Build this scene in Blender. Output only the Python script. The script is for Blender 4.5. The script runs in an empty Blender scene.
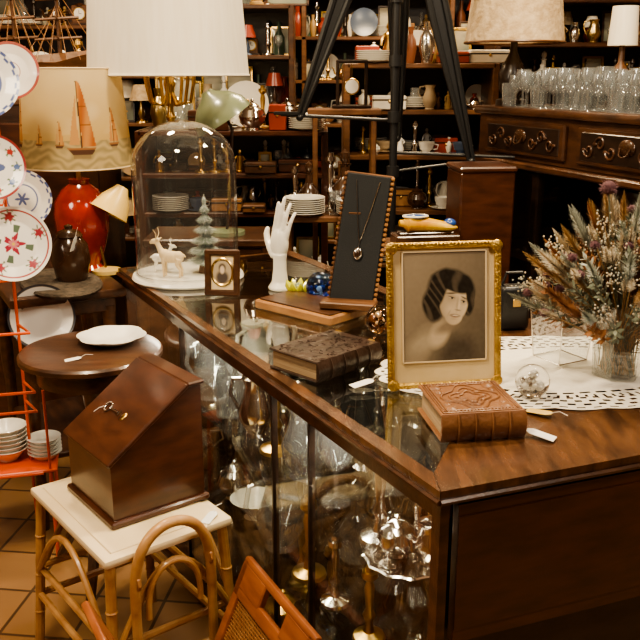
import bpy, bmesh, math, random
from mathutils import Vector, Matrix, Euler, noise
R=random.Random(7)
S=bpy.context.scene
pi=math.pi
# ---------------------------------------------------------------- materials
def base(name):
    m=bpy.data.materials.new(name); m.use_nodes=True
    nt=m.node_tree; b=nt.nodes['Principled BSDF']; return m,nt,b
def mk(name,c,rough=.5,metal=0,c2=None,scale=8,stretch=(1,1,1),bump=0,bscale=60,coat=0,detail=4):
    m,nt,b=base(name); N=nt.nodes; L=nt.links
    b.inputs['Base Color'].default_value=(*c,1); b.inputs['Roughness'].default_value=rough; b.inputs['Metallic'].default_value=metal
    b.inputs['Coat Weight'].default_value=coat; b.inputs['Coat Roughness'].default_value=.12
    if c2 is None: c2=tuple(x*.8 for x in c)
    tc=N.new('ShaderNodeTexCoord'); mp=N.new('ShaderNodeMapping'); mp.inputs['Scale'].default_value=stretch
    L.new(tc.outputs['Object'],mp.inputs['Vector'])
    n=N.new('ShaderNodeTexNoise'); n.inputs['Scale'].default_value=scale; n.inputs['Detail'].default_value=detail
    L.new(mp.outputs[0],n.inputs['Vector'])
    cr=N.new('ShaderNodeValToRGB'); cr.color_ramp.elements[0].position=.32; cr.color_ramp.elements[1].position=.68
    cr.color_ramp.elements[0].color=(*c2,1); cr.color_ramp.elements[1].color=(*c,1)
    L.new(n.outputs['Fac'],cr.inputs[0]); L.new(cr.outputs[0],b.inputs['Base Color'])
    if bump:
        n2=N.new('ShaderNodeTexNoise'); n2.inputs['Scale'].default_value=bscale; n2.inputs['Detail'].default_value=3
        L.new(mp.outputs[0],n2.inputs['Vector'])
        bp=N.new('ShaderNodeBump'); bp.inputs['Strength'].default_value=bump; bp.inputs['Distance'].default_value=.004
        L.new(n2.outputs['Fac'],bp.inputs['Height']); L.new(bp.outputs[0],b.inputs['Normal'])
    return m
def glass(name,tint=(.95,.97,.96),f0=.04,haze=0.0,rough=.015,pw=5):
    m=bpy.data.materials.new(name); m.use_nodes=True; nt=m.node_tree; N=nt.nodes; L=nt.links
    N.clear(); o=N.new('ShaderNodeOutputMaterial'); t=N.new('ShaderNodeBsdfTransparent'); t.inputs[0].default_value=(*tint,1)
    g=N.new('ShaderNodeBsdfGlossy'); g.inputs['Roughness'].default_value=rough
    lw=N.new('ShaderNodeLayerWeight'); lw.inputs[0].default_value=.5
    p=N.new('ShaderNodeMath'); p.operation='POWER'; p.inputs[1].default_value=pw; L.new(lw.outputs['Facing'],p.inputs[0])
    q=N.new('ShaderNodeMath'); q.operation='MULTIPLY_ADD'; q.inputs[1].default_value=1-f0; q.inputs[2].default_value=f0; L.new(p.outputs[0],q.inputs[0])
    mx=N.new('ShaderNodeMixShader'); L.new(q.outputs[0],mx.inputs[0]); L.new(t.outputs[0],mx.inputs[1]); L.new(g.outputs[0],mx.inputs[2])
    last=mx
    if haze:
        d=N.new('ShaderNodeBsdfDiffuse'); d.inputs[0].default_value=(.9,.92,.92,1)
        m2=N.new('ShaderNodeMixShader'); m2.inputs[0].default_value=haze
        L.new(mx.outputs[0],m2.inputs[1]); L.new(d.outputs[0],m2.inputs[2]); last=m2
    L.new(last.outputs[0],o.inputs[0]); return m
def vcol(name,rough=.5,coat=0,trans=0):
    m,nt,b=base(name); a=nt.nodes.new('ShaderNodeVertexColor'); a.layer_name='Col'
    nt.links.new(a.outputs[0],b.inputs['Base Color']); b.inputs['Roughness'].default_value=rough; b.inputs['Coat Weight'].default_value=coat
    if trans:
        N=nt.nodes; tr=N.new('ShaderNodeBsdfTranslucent'); nt.links.new(a.outputs[0],tr.inputs[0]); mx=N.new('ShaderNodeMixShader'); mx.inputs[0].default_value=trans
        nt.links.new(b.outputs[0],mx.inputs[1]); nt.links.new(tr.outputs[0],mx.inputs[2]); nt.links.new(mx.outputs[0],N['Material Output'].inputs[0])
    return m
WD=mk('wood_walnut',(.095,.040,.018),.32,c2=(.035,.015,.008),scale=3,stretch=(3,14,14),coat=.3,bump=.15,bscale=20)
WT=mk('wood_counter',(.14,.062,.027),.26,c2=(.045,.020,.010),scale=3,stretch=(16,3,8),coat=.45,bump=.2,bscale=15)
WR=mk('wood_mahogany',(.085,.028,.013),.3,c2=(.042,.014,.007),scale=3,stretch=(4,4,14),coat=.4)
WK=mk('wood_dark',(.030,.015,.009),.35,c2=(.013,.007,.005),scale=4,stretch=(3,12,12),coat=.2)
WL=mk('wood_light',(.42,.22,.09),.4,c2=(.28,.13,.05),scale=4,stretch=(3,14,14))
WM=mk('wood_mid',(.17,.076,.032),.4,c2=(.09,.039,.017),scale=4,stretch=(3,12,12))
BLK=mk('black_metal',(.012,.012,.013),.4)
BLV=mk('black_velvet',(.028,.030,.032),.95,bump=.3,bscale=300)
BRS=mk('brass',(.72,.50,.20),.28,1,c2=(.5,.32,.10),scale=14)
GLD=mk('gilt',(.62,.43,.13),.38,.85,c2=(.4,.24,.05),scale=40,bump=.8,bscale=160)
SIL=mk('silver',(.92,.90,.86),.14,1,c2=(.65,.62,.58),scale=10)
WHT=mk('porcelain',(.88,.86,.80),.2,c2=(.83,.80,.72),coat=.4)
CRM=mk('cream_paint',(.76,.62,.40),.5,c2=(.68,.53,.32))
SHD=mk('lampshade_linen',(.88,.82,.70),.85,c2=(.83,.76,.62),scale=60,stretch=(1,1,.1))
SHB=mk('lampshade_parchment',(.66,.52,.34),.85,c2=(.45,.32,.18),scale=30,bump=.9,bscale=70)
RED=mk('red_glaze',(.40,.028,.012),.14,c2=(.22,.015,.008),scale=14,coat=.6)
ORG=mk('orange_wire',(.70,.10,.02),.35)
BRN=mk('brown_glaze',(.06,.028,.014),.2,c2=(.03,.014,.008),coat=.5)
GRN=mk('green_enamel',(.20,.24,.15),.3,c2=(.16,.20,.12),coat=.4)
YEL=mk('yellow_enamel',(.8,.58,.20),.35,c2=(.75,.53,.16))
BLU=mk('blue_glaze',(.03,.09,.35),.2,coat=.5)
PAP=mk('paper_pages',(.46,.34,.20),.8,c2=(.28,.18,.10),scale=6,stretch=(1,1,60))
TAG=mk('paper_tag',(.88,.86,.82),.7)
LEA=mk('leather_tan',(.27,.125,.055),.42,c2=(.16,.068,.028),scale=14,bump=.4,bscale=90)
LED=mk('leather_dark',(.055,.030,.020),.34,c2=(.022,.012,.008),scale=20,bump=1.0,bscale=60,coat=.25)
RAT=mk('rattan',(.50,.28,.11),.4,c2=(.34,.16,.055),scale=20,coat=.25)
CANE=mk('cane_weave',(.36,.18,.075),.5,c2=(.26,.11,.04),scale=30)
CHR=mk('cherry_wood',(.32,.105,.038),.32,c2=(.22,.065,.022),scale=4,stretch=(3,12,12),coat=.3)
FUR=mk('grey_mat',(.12,.09,.065),.95,c2=(.05,.04,.03),scale=60,bump=1,bscale=160)
LACE=mk('lace_cotton',(.84,.80,.71),.85,c2=(.78,.73,.63),scale=60)
GL=glass('glass_pane',(.97,.98,.96),.05)
GT=glass('glass_top',(.92,.94,.90),.13,pw=3.6)
GC=glass('glass_crystal',(.95,.97,.98),.14,haze=.05,pw=2.5)
GV=glass('glass_vase',(.97,.98,.98),.09,haze=.02,pw=3)
GD=glass('glass_dome',(.985,.99,.985),.055,haze=.012,pw=2.8)
VC=vcol('painted_print',.45,.2); VP=vcol('painted_plate',.2,.5); VS=vcol('painted_shade',.8,0,.3)
def realglass(name,c=(1,1,1)):
    m,nt,b=base(name); b.inputs['Base Color'].default_value=(*c,1); b.inputs['Transmission Weight'].default_value=1; b.inputs['Roughness'].default_value=.0; b.inputs['IOR'].default_value=1.5; return m
RG=realglass('solid_glass'); RGB_=realglass('blue_glass',(.15,.3,.75)); RGA=realglass('amber_glass',(.75,.5,.3))
# ---------------------------------------------------------------- builder
def TR(x=0,y=0,z=0,rx=0,ry=0,rz=0,s=1):
    return Matrix.Translation((x,y,z))@Euler((rx,ry,rz)).to_matrix().to_4x4()@Matrix.Scale(s,4)
class B:
    def __init__(s,name): s.n=name; s.v=[];s.f=[];s.m=[];s.c=[];s.mats=[];s.T=Matrix.Identity(4);s.hascol=False
    def add(s,vs,fs,mat,cols=None,T=None):
        if mat not in s.mats: s.mats.append(mat)
        i=s.mats.index(mat); o=len(s.v); M=s.T@T if T is not None else s.T
        s.v+=[M@Vector(q) for q in vs]
        s.f+=[tuple(o+k for k in f) for f in fs]; s.m+=[i]*len(fs)
        if cols: s.c+=cols; s.hascol=True
        else: s.c+=[(1,1,1)]*len(vs)
    def box(s,c,d,mat,bev=0,T=None,seg=1):
        bm=bmesh.new(); bmesh.ops.create_cube(bm,size=1)
        for q in bm.verts: q.co=Vector((q.co.x*d[0]+c[0],q.co.y*d[1]+c[1],q.co.z*d[2]+c[2]))
        if bev: bmesh.ops.bevel(bm,geom=bm.edges[:],offset=min(bev,min(d)*.45),segments=seg,affect='EDGES',profile=.5)
        bm.verts.index_update()
        s.add([q.co.copy() for q in bm.verts],[[q.index for q in f.verts] for f in bm.faces],mat,None,T); bm.free()
    def lathe(s,pr,mat,at=(0,0,0),seg=20,T=None,sx=1,sy=1,colf=None,rf=None):
        vs=[];fs=[];cols=[]
        for j,(r,z) in enumerate(pr):
            for i in range(seg):
                a=2*pi*i/seg; rr=max(r,1e-5)*(rf(a,j) if rf else 1)
                vs.append((at[0]+rr*math.cos(a)*sx,at[1]+rr*math.sin(a)*sy,at[2]+z))
                if colf: cols.append(colf(a,j/(len(pr)-1),r))
        for j in range(len(pr)-1):
            for i in range(seg):
                k=(i+1)%seg; fs.append((j*seg+i,j*seg+k,(j+1)*seg+k,(j+1)*seg+i))
        s.add(vs,fs,mat,cols if colf else None,T)
    def tube(s,pts,r,mat,seg=8,closed=False,T=None):
        P=[Vector(p) for p in pts]; n=len(P); rs=r if isinstance(r,(list,tuple)) else [r]*n
        vs=[];fs=[];u=None
        for i in range(n):
            t=(P[(i+1)%n]-P[i-1]) if closed else (P[min(i+1,n-1)]-P[max(i-1,0)])
            if t.length<1e-9: t=Vector((0,0,1))
            t.normalize()
            if u is None: u=t.orthogonal()
            u=(u-t*u.dot(t))
            if u.length<1e-6: u=t.orthogonal()
            u.normalize(); w=t.cross(u)
            for k in range(seg):
                a=2*pi*k/seg; vs.append(P[i]+(u*math.cos(a)+w*math.sin(a))*rs[i])
        for i in range(n if closed else n-1):
            j=(i+1)%n
            for k in range(seg):
                l=(k+1)%seg; fs.append((i*seg+k,i*seg+l,j*seg+l,j*seg+k))
        if not closed: fs.append(tuple(range(seg))[::-1]); fs.append(tuple((n-1)*seg+k for k in range(seg)))
        s.add(vs,fs,mat,None,T)
    def ell(s,c,r,mat,seg=14,T=None,rings=8):
        if isinstance(r,(int,float)): r=(r,r,r)
        pr=[(math.sin(pi*j/rings),-math.cos(pi*j/rings)) for j in range(rings+1)]
        M=Matrix.Translation(c)@Matrix.Diagonal((*r,1)); s.lathe(pr,mat,seg=seg,T=(T@M if T is not None else M))
    def prism(s,p,z0,z1,mat,T=None):
        n=len(p); vs=[(x,y,z0) for x,y in p]+[(x,y,z1) for x,y in p]
        fs=[tuple(range(n))[::-1],tuple(range(n,2*n))]+[(i,(i+1)%n,n+(i+1)%n,n+i) for i in range(n)]
        s.add(vs,fs,mat,None,T)
    def grid(s,f,nu,nv,mat,colf=None,T=None):
        vs=[];cols=[];fs=[]
        for j in range(nv+1):
            for i in range(nu+1):
                vs.append(f(i/nu,j/nv))
                if colf: cols.append(colf(i/nu,j/nv))
        for j in range(nv):
            for i in range(nu):
                a=j*(nu+1)+i; fs.append((a,a+1,a+nu+2,a+nu+1))
        s.add(vs,fs,mat,cols if colf else None,T)
    def done(s,loc=(0,0,0),rz=0,rx=0,ry=0,remesh=0,sharp=35,norm=True):
        me=bpy.data.meshes.new(s.n); me.from_pydata([tuple(q) for q in s.v],[],s.f)
        for m in s.mats: me.materials.append(m)
        me.polygons.foreach_set('material_index',s.m)
        me.polygons.foreach_set('use_smooth',[True]*len(s.f))
        if s.hascol:
            ca=me.color_attributes.new('Col','FLOAT_COLOR','POINT')
            ca.data.foreach_set('color',[x for c in s.c for x in (c[0],c[1],c[2],1)])
        if norm:
            bm=bmesh.new(); bm.from_mesh(me); bmesh.ops.recalc_face_normals(bm,faces=bm.faces[:]); bm.to_mesh(me); bm.free()
        me.update(); me.set_sharp_from_angle(angle=math.radians(sharp))
        o=bpy.data.objects.new(s.n,me); S.collection.objects.link(o); o.location=loc; o.rotation_euler=(rx,ry,rz)
        if remesh:
            md=o.modifiers.new('r','REMESH'); md.mode='VOXEL'; md.voxel_size=remesh; md.use_smooth_shade=True
            sm=o.modifiers.new('s','SMOOTH'); sm.factor=.5; sm.iterations=4
        return o
def lin(a,b,t): return tuple(a[i]+(b[i]-a[i])*t for i in range(3))
def msk(u,v,cx,cy,rx,ry,ang=0,soft=.25):
    c,s_=math.cos(ang),math.sin(ang); x=(u-cx)*c+(v-cy)*s_; y=-(u-cx)*s_+(v-cy)*c
    d=math.sqrt((x/rx)**2+(y/ry)**2); return max(0,min(1,(1+soft-d)/(2*soft)))
# ---------------------------------------------------------------- room
fl,nt,b=base('floor_tiles'); N=nt.nodes; L=nt.links
tc=N.new('ShaderNodeTexCoord'); mp=N.new('ShaderNodeMapping'); mp.inputs['Rotation'].default_value=(0,0,.12); L.new(tc.outputs['Object'],mp.inputs[0])
br=N.new('ShaderNodeTexBrick'); br.offset=0; br.inputs['Scale'].default_value=1; br.inputs['Brick Width'].default_value=.2; br.inputs['Row Height'].default_value=.2
br.inputs['Mortar Size'].default_value=.005; br.inputs['Color1'].default_value=(.36,.20,.09,1); br.inputs['Color2'].default_value=(.27,.145,.065,1); br.inputs['Mortar'].default_value=(.09,.05,.025,1)
L.new(mp.outputs[0],br.inputs[0]); L.new(br.outputs[0],b.inputs['Base Color']); b.inputs['Roughness'].default_value=.35
WALL=mk('wall_plaster',(.30,.2,.13),.9,c2=(.22,.15,.1),scale=2); CEI=mk('ceiling_paint',(.55,.48,.4),.9)
def slab(n,c,d,m): b=B(n); b.box((0,0,0),d,m); return b.done(c)
slab('floor',(0,2.5,-.05),(7,8.4,.1),fl)
slab('ceiling',(0,2.5,2.95),(7,8.4,.1),CEI)
slab('wall_back',(0,6.65,1.45),(7,.1,2.9),WALL); slab('wall_front',(0,-1.65,1.45),(7,.1,2.9),WALL)
slab('wall_left',(-3.45,2.5,1.45),(.1,8.2,2.9),WALL); slab('wall_right',(3.45,2.5,1.45),(.1,8.2,2.9),WALL)
# ---------------------------------------------------------------- display counter (vitrine) and drop-leaf table
C0=(.18,1.167); A=(-.473,.881); P=(.881,.473); Bd=(.936,.352)
def K(t,w): return (C0[0]+A[0]*t+P[0]*w, C0[1]+A[1]*t+P[1]*w)
def F(s,i=0): return (C0[0]+Bd[0]*s-Bd[1]*i, C0[1]+Bd[1]*s+Bd[0]*i)
H=.85; e=.018
P1=(.178,1.232); P2=(.415,1.90); P3=K(.85,.58)
b=B('display_counter')
b.prism([C0,K(1.76,0),K(1.74,e),P1],H-.022,H,WT)
b.prism([K(1.76,0),K(1.76,.62),K(1.74,.58),K(1.74,e)],H-.022,H,WT)
b.prism([K(1.76,.62),K(.85,.62),(.435,2.12),P2,P3,K(1.74,.58)],H-.022,H,WT)
b.prism([P1,P2,P3,K(1.74,.58),K(1.74,e)],H-.009,H-.001,GT)
b.tube([(*K(1.765,-.002),H-.018),(*K(-.002,-.002),H-.018)],.005,WD,6)
b.prism([K(.01,.008),K(1.74,.008),K(1.74,.03),K(.01,.03)],H-.055,H-.022,WD)
b.prism([K(.03,.0),K(1.75,.0),K(1.75,.6),K(.85,.6),(.42,1.93),(.19,1.23)],0,.09,WD)
b.prism([K(.85,.59),K(1.75,.59),K(1.75,.60),K(.85,.60)],.09,H-.022,WK)
b.prism([(.20,1.25),(.435,1.90),(.425,1.905),(.19,1.255)],.09,H-.022,WM)
b.prism([K(1.73,.012),K(1.74,.012),K(1.74,.59),K(1.73,.59)],.09,H-.022,WM)
b.prism([K(.03,.012),K(1.72,.012),K(1.72,.017),K(.03,.017)],.09,H-.055,GL)
for t in (.442,.614,1.2): b.prism([K(t,.008),K(t+.006,.008),K(t+.006,.022),K(t,.022)],.09,H-.055,WK)
b.prism([K(1.71,.008),K(1.745,.008),K(1.745,.04),K(1.71,.04)],.09,H-.022,WD)
for z in (.33,.575): b.prism([K(.09,.03),K(1.7,.03),K(1.7,.56),K(.87,.56),(.40,1.9),(.20,1.30)],z-.003,z+.003,GL)
b.prism([F(.004,.004),F(.020,.004),F(.020,.03),F(.004,.03)],.0,H-.022,WD)
counter=b.done()
b=B('drop_leaf_table')
RR=F(1.03); R2=(1.05,2.12)
b.prism([(C0[0]+.001,C0[1]),RR,R2,(.44,2.12),(P2[0]+.001,P2[1]),(P1[0]+.001,P1[1])],H-.022,H+.0005,WT)
b.tube([(*F(.0,-.002),H-.018),(*F(1.03,-.002),H-.018)],.005,WD,6)
b.prism([F(.035,.003),F(1.01,.003),F(1.01,.02),F(.035,.02)],.575,H-.030,WR)
b.prism([F(.035,.03),F(1.0,.03),F(1.0,.05),F(.035,.05)],.0,H-.022,WK)
b.prism([F(.035,-.0),F(1.01,-.0),F(1.01,.003),F(.035,.003)],.60,H-.050,WR)
b.prism([F(.97,.05),F(1.0,.05),(1.03,2.10),(1.0,2.10)],0,H-.03,WK)
b.prism([(.46,2.08),(1.0,2.08),(1.0,2.10),(.46,2.10)],0,H-.03,WK)
b.done()
# ---------------------------------------------------------------- things in the vitrine
def prof_teapot(b,x,y,z,s,m):
    T=TR(x,y,z,rz=R.uniform(0,6),s=s)
    b.lathe([(.0,0),(.035,0),(.03,.008),(.055,.03),(.062,.055),(.05,.085),(.03,.098),(.032,.102),(.02,.112),(.006,.118),(.009,.126),(0,.132)],m,T=T)
    b.tube([(.055,0,.04),(.085,0,.055),(.095,0,.09),(.11,0,.1)],[.012,.009,.007,.006],m,T=T)
    b.tube([(-.05,0,.085),(-.085,0,.09),(-.095,0,.06),(-.058,0,.03)],.005,m,T=T)
def goblet(b,x,y,z,s,m,seg=12):
    b.lathe([(.03,0),(.028,.003),(.005,.008),(.004,.06),(.012,.068),(.032,.09),(.036,.12),(.031,.15),(.029,.15),(.033,.12),(.028,.09),(0,.072)],m,seg=seg,T=TR(x,y,z,s=s))
def tumbler(b,x,y,z,s,m,seg=12):
    b.lathe([(0,0),(.028,0),(.034,.09),(.032,.09),(.026,.006),(0,.006)],m,seg=seg,T=TR(x,y,z,s=s))
def decanter(b,x,y,z,s,m):
    b.lathe([(0,0),(.05,0),(.055,.02),(.05,.09),(.018,.13),(.016,.17),(.026,.18),(.024,.18),(.01,.182),(.02,.2),(.018,.22),(0,.235)],m,seg=16,T=TR(x,y,z,s=s))
def jug(b,x,y,z,s,m):
    T=TR(x,y,z,rz=R.uniform(0,6),s=s)
    b.lathe([(0,0),(.04,0),(.035,.01),(.055,.05),(.058,.08),(.04,.13),(.034,.16),(.045,.185),(.043,.185),(.032,.16),(.036,.13),(.052,.08),(0,.02)],m,T=T)
    b.tube([(.04,0,.175),(.08,0,.17),(.09,0,.12),(.055,0,.06)],.006,m,T=T)
def candlestick(b,x,y,z,s,m):
    b.lathe([(0,0),(.045,0),(.042,.01),(.015,.02),(.01,.05),(.018,.07),(.009,.09),(.014,.15),(.009,.17),(.022,.185),(.02,.2),(.012,.2),(.011,.215),(0,.215)],m,seg=14,T=TR(x,y,z,s=s))
b=B('silver_tea_set'); cx,cy,cz,r=.165,1.43,.579,.078
b.lathe([(0,0),(r,0),(r+.006,.006),(r+.002,.008),(r-.01,.003),(0,.003)],SIL,at=(cx,cy,cz),seg=60,rf=lambda a,j:1+.03*math.cos(a*12))
prof_teapot(b,cx-.02,cy+.01,cz+.004,.62,SIL); jug(b,cx+.035,cy-.02,cz+.004,.45,SIL); candlestick(b,cx+.02,cy+.04,cz+.004,.55,SIL); goblet(b,cx-.04,cy-.035,cz+.004,.42,SIL)
b.done()
b=B('silver_salver'); cx,cy=K(.19,.11); b.lathe([(0,0),(.07,0),(.08,.008),(.075,.01),(.065,.003),(0,.003)],SIL,at=(cx,cy,.334),seg=56,rf=lambda a,j:1+.03*math.cos(a*14))
prof_teapot(b,cx,cy,.339,.8,SIL); b.done()
b=B('vitrine_glassware'); b2=B('vitrine_metalware')
for z in (.091,.334,.579):
    t=.34 if z>.1 else .2
    while t<1.62:
        for w in (.10,.24,.38,.5):
            if R.random()<.15: continue
            x,y=K(t+R.uniform(-.02,.02),w)
            if x>.178+(y-1.232)*.355-.08: continue
            k=R.random(); s=R.uniform(.8,1.05)
            if z==.091: s*=1.1
            if k<.2: goblet(b,x,y,z,s*1.1,GC)
            elif k<.36: decanter(b,x,y,z,s*.85,GC)
            elif k<.5: jug(b,x,y,z,s,GC)
            elif k<.66: prof_teapot(b2,x,y,z,s,R.choice([SIL,BRS,SIL]))
            elif k<.78: candlestick(b2,x,y,z,s*.9,R.choice([SIL,BRS]))
            elif k<.9: jug(b2,x,y,z,s,R.choice([SIL,WHT,SIL]))
            else: b2.lathe([(0,0),(.03,0),(.02,.01),(.06,.05),(.07,.06),(.066,.06),(.05,.045),(0,.02)],R.choice([SIL,WHT]),T=TR(x,y,z,s=s))
        t+=.145
b.done(); b2.done()
# ---------------------------------------------------------------- objects on the counter
def portrait(u,v):
    X=(u-.5)*.77; Y=v-.5; wob=noise.noise(Vector((u*7,v*7,1)))*.02
    c=lin((.10,.085,.065),(.30,.26,.20),max(0,min(1,.5*v+.65*(1-u)+wob*3)))
    # dress, shoulders and neck
    c=lin(c,(.15,.13,.10),msk(X+wob,Y,-.10,-.50,.33,.30,.15,.18))
    c=lin(c,(.44,.39,.30),msk(X,Y+wob,-.22,-.34,.17,.10,.75,.5)*.85)
    c=lin(c,(.30,.26,.20),msk(X+wob,Y,-.28,-.47,.10,.08,.5,.6)*.7)
    c=lin(c,(.06,.05,.04),msk(X,Y+wob,.12,-.50,.17,.22,-.3,.3)*.9)
    c=lin(c,(.54,.47,.36),msk(X,Y,-.05,-.25,.085,.13,-.45,.3))
    c=lin(c,(.24,.20,.15),msk(X,Y,.02,-.19,.11,.05,.3,.5)*.9)
    # the head is tilted: rotate head space about the chin
    ca,sa=math.cos(.24),math.sin(.24); x0,y0=X-.06,Y+.08
    X,Y=.055+x0*ca-y0*sa*-1*-1, -.08+x0*sa+y0*ca
    hair=(.016,.013,.010)
    c=lin(c,hair,msk(X+wob*.6,Y+wob,.005,.15,.225,.185,-.12,.09))
    c=lin(c,hair,msk(X+wob,Y,-.125,-.01,.10,.165,.18,.14))
    c=lin(c,hair,msk(X,Y+wob,.185,.08,.058,.13,.22,.16))
    f=msk(X,Y,.055,.035,.134,.172,.20,.06); j=msk(X,Y,.080,-.075,.086,.092,.3,.08)
    fm=max(f,j)
    sh=max(0,min(1,.56+2.4*(X-.03)+.5*Y)); skin=lin((.33,.275,.205),(.74,.645,.495),sh)
    c=lin(c,skin,fm)
    if fm>.2:
        c=lin(c,(.80,.71,.56),msk(X,Y,.040,-.030,.042,.032,0,.9)*.5); c=lin(c,(.80,.71,.56),msk(X,Y,.07,.135,.06,.035,-.1,.9)*.4)
        c=lin(c,(.36,.30,.225),msk(X,Y,.022,.078,.045,.028,0,.8)*.7); c=lin(c,(.36,.30,.225),msk(X,Y,.137,.065,.030,.026,-.15,.8)*.7)
        c=lin(c,(.40,.335,.25),msk(X,Y,.092,.03,.010,.055,.12,.8)*.6); c=lin(c,(.86,.78,.63),msk(X,Y,.110,.02,.009,.05,.12,.7)*.6)
        c=lin(c,(.20,.15,.11),msk(X,Y,.110,-.024,.024,.006,.0,.7)*.8)
        for (a,b_,w,h_,an) in ((.012,.115,.045,.0065,.20),(.140,.098,.028,.006,-.28)): c=lin(c,(.06,.05,.035),msk(X,Y,a,b_,w,h_,an,.6))
        for (a,b_,w) in ((.024,.074,.026),(.139,.062,.019)):
            c=lin(c,(.60,.53,.43),msk(X,Y,a,b_,w,.008,-.08,.35)); c=lin(c,(.015,.012,.01),msk(X,Y,a+.006,b_,.0105,.0095,0,.3)); c=lin(c,(.04,.03,.025),msk(X,Y,a,b_+.007,w*1.12,.0042,-.10,.5))
        c=lin(c,(.12,.065,.05),msk(X,Y,.094,-.078,.044,.0115,.10,.4)); c=lin(c,(.82,.77,.66),msk(X,Y,.096,-.0765,.031,.0052,.12,.4)); c=lin(c,(.34,.21,.16),msk(X,Y,.094,-.092,.028,.006,.12,.6)*.8)
        c=lin(c,(.42,.35,.26),msk(X,Y,.088,-.112,.022,.006,.1,.8)*.6); c=lin(c,(.36,.30,.22),msk(X,Y,.034,-.062,.006,.024,-.35,.9)*.5)
    c=lin(c,hair,msk(X,Y+wob*.5,.00,.195,.20,.060,-.18,.16)); c=lin(c,hair,msk(X+wob*.5,Y,-.080,.085,.038,.125,-.15,.25)); c=lin(c,hair,msk(X,Y,.182,.125,.026,.075,.25,.3))
    if c[0]<.05 and Y>-.18 and X*X*2.2+(Y-.1)**2<.16:
        n=math.sin((X*1.2+Y)*46+5*math.sin(Y*11+X*6)); c=tuple(x+max(0,n-.2)*.10*k for x,k in zip(c,(1,.85,.66)))
    g=noise.noise(Vector((u*24,v*28,0)))*.012
    return tuple(max(0,(x+g)*k) for x,k in zip(c,(1.04,.96,.84)))
b=B('picture_frame'); w,h=.232,.29
def fr(b,w,h,t,d,mat,y=0,bev=.004):
    b.box((0,y,h-t/2),(w,d,t),mat,bev); b.box((0,y,t/2),(w,d,t),mat,bev)
    b.box((-w/2+t/2,y,h/2),(t,d,h-t),mat,bev); b.box((w/2-t/2,y,h/2),(t,d,h-t),mat,bev)
fr(b,w,h,.013,.014,GLD)
for i in range(38):
    for sx in (-1,1): b.ell((sx*(w/2-.004),-.006,.006+i*(h-.012)/37),(.003,.0025,.0036),GLD,6,rings=4)
for i in range(30):
    for z in (.004,h-.004): b.ell((-w/2+.005+i*(w-.01)/29,-.006,z),(.0036,.0025,.003),GLD,6,rings=4)
for sx in (-1,1):
    for z in (.01,h-.01): b.ell((sx*(w/2-.01),-.007,z),(.012,.005,.012),GLD,8,rings=5)
MAT=mk('frame_mat_card',(.66,.52,.30),.7,c2=(.56,.42,.21),scale=12)
b.box((0,.002,h/2),(w-.02,.004,h-.02),MAT)
b.grid(lambda u,v:((u-.5)*.166,-.0015,.055+v*.215),150,194,VC,portrait)
for (x0,x1,z0,z1) in ((-.086,.086,.0525,.055),(-.086,.086,.270,.2725),(-.086,-.0835,.0525,.2725),(.0835,.086,.0525,.2725)): b.box(((x0+x1)/2,-.002,(z0+z1)/2),(x1-x0,.003,z1-z0),CRM)
b.box((0,.006,h/2),(w-.02,.004,h-.02),WK)
b.box((0,.112,.110),(.05,.003,.22),WK,T=TR(0,0,0,rx=.40))
b.done((.249,1.612,H+.001),rz=math.radians(9),rx=math.radians(-9))
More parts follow.
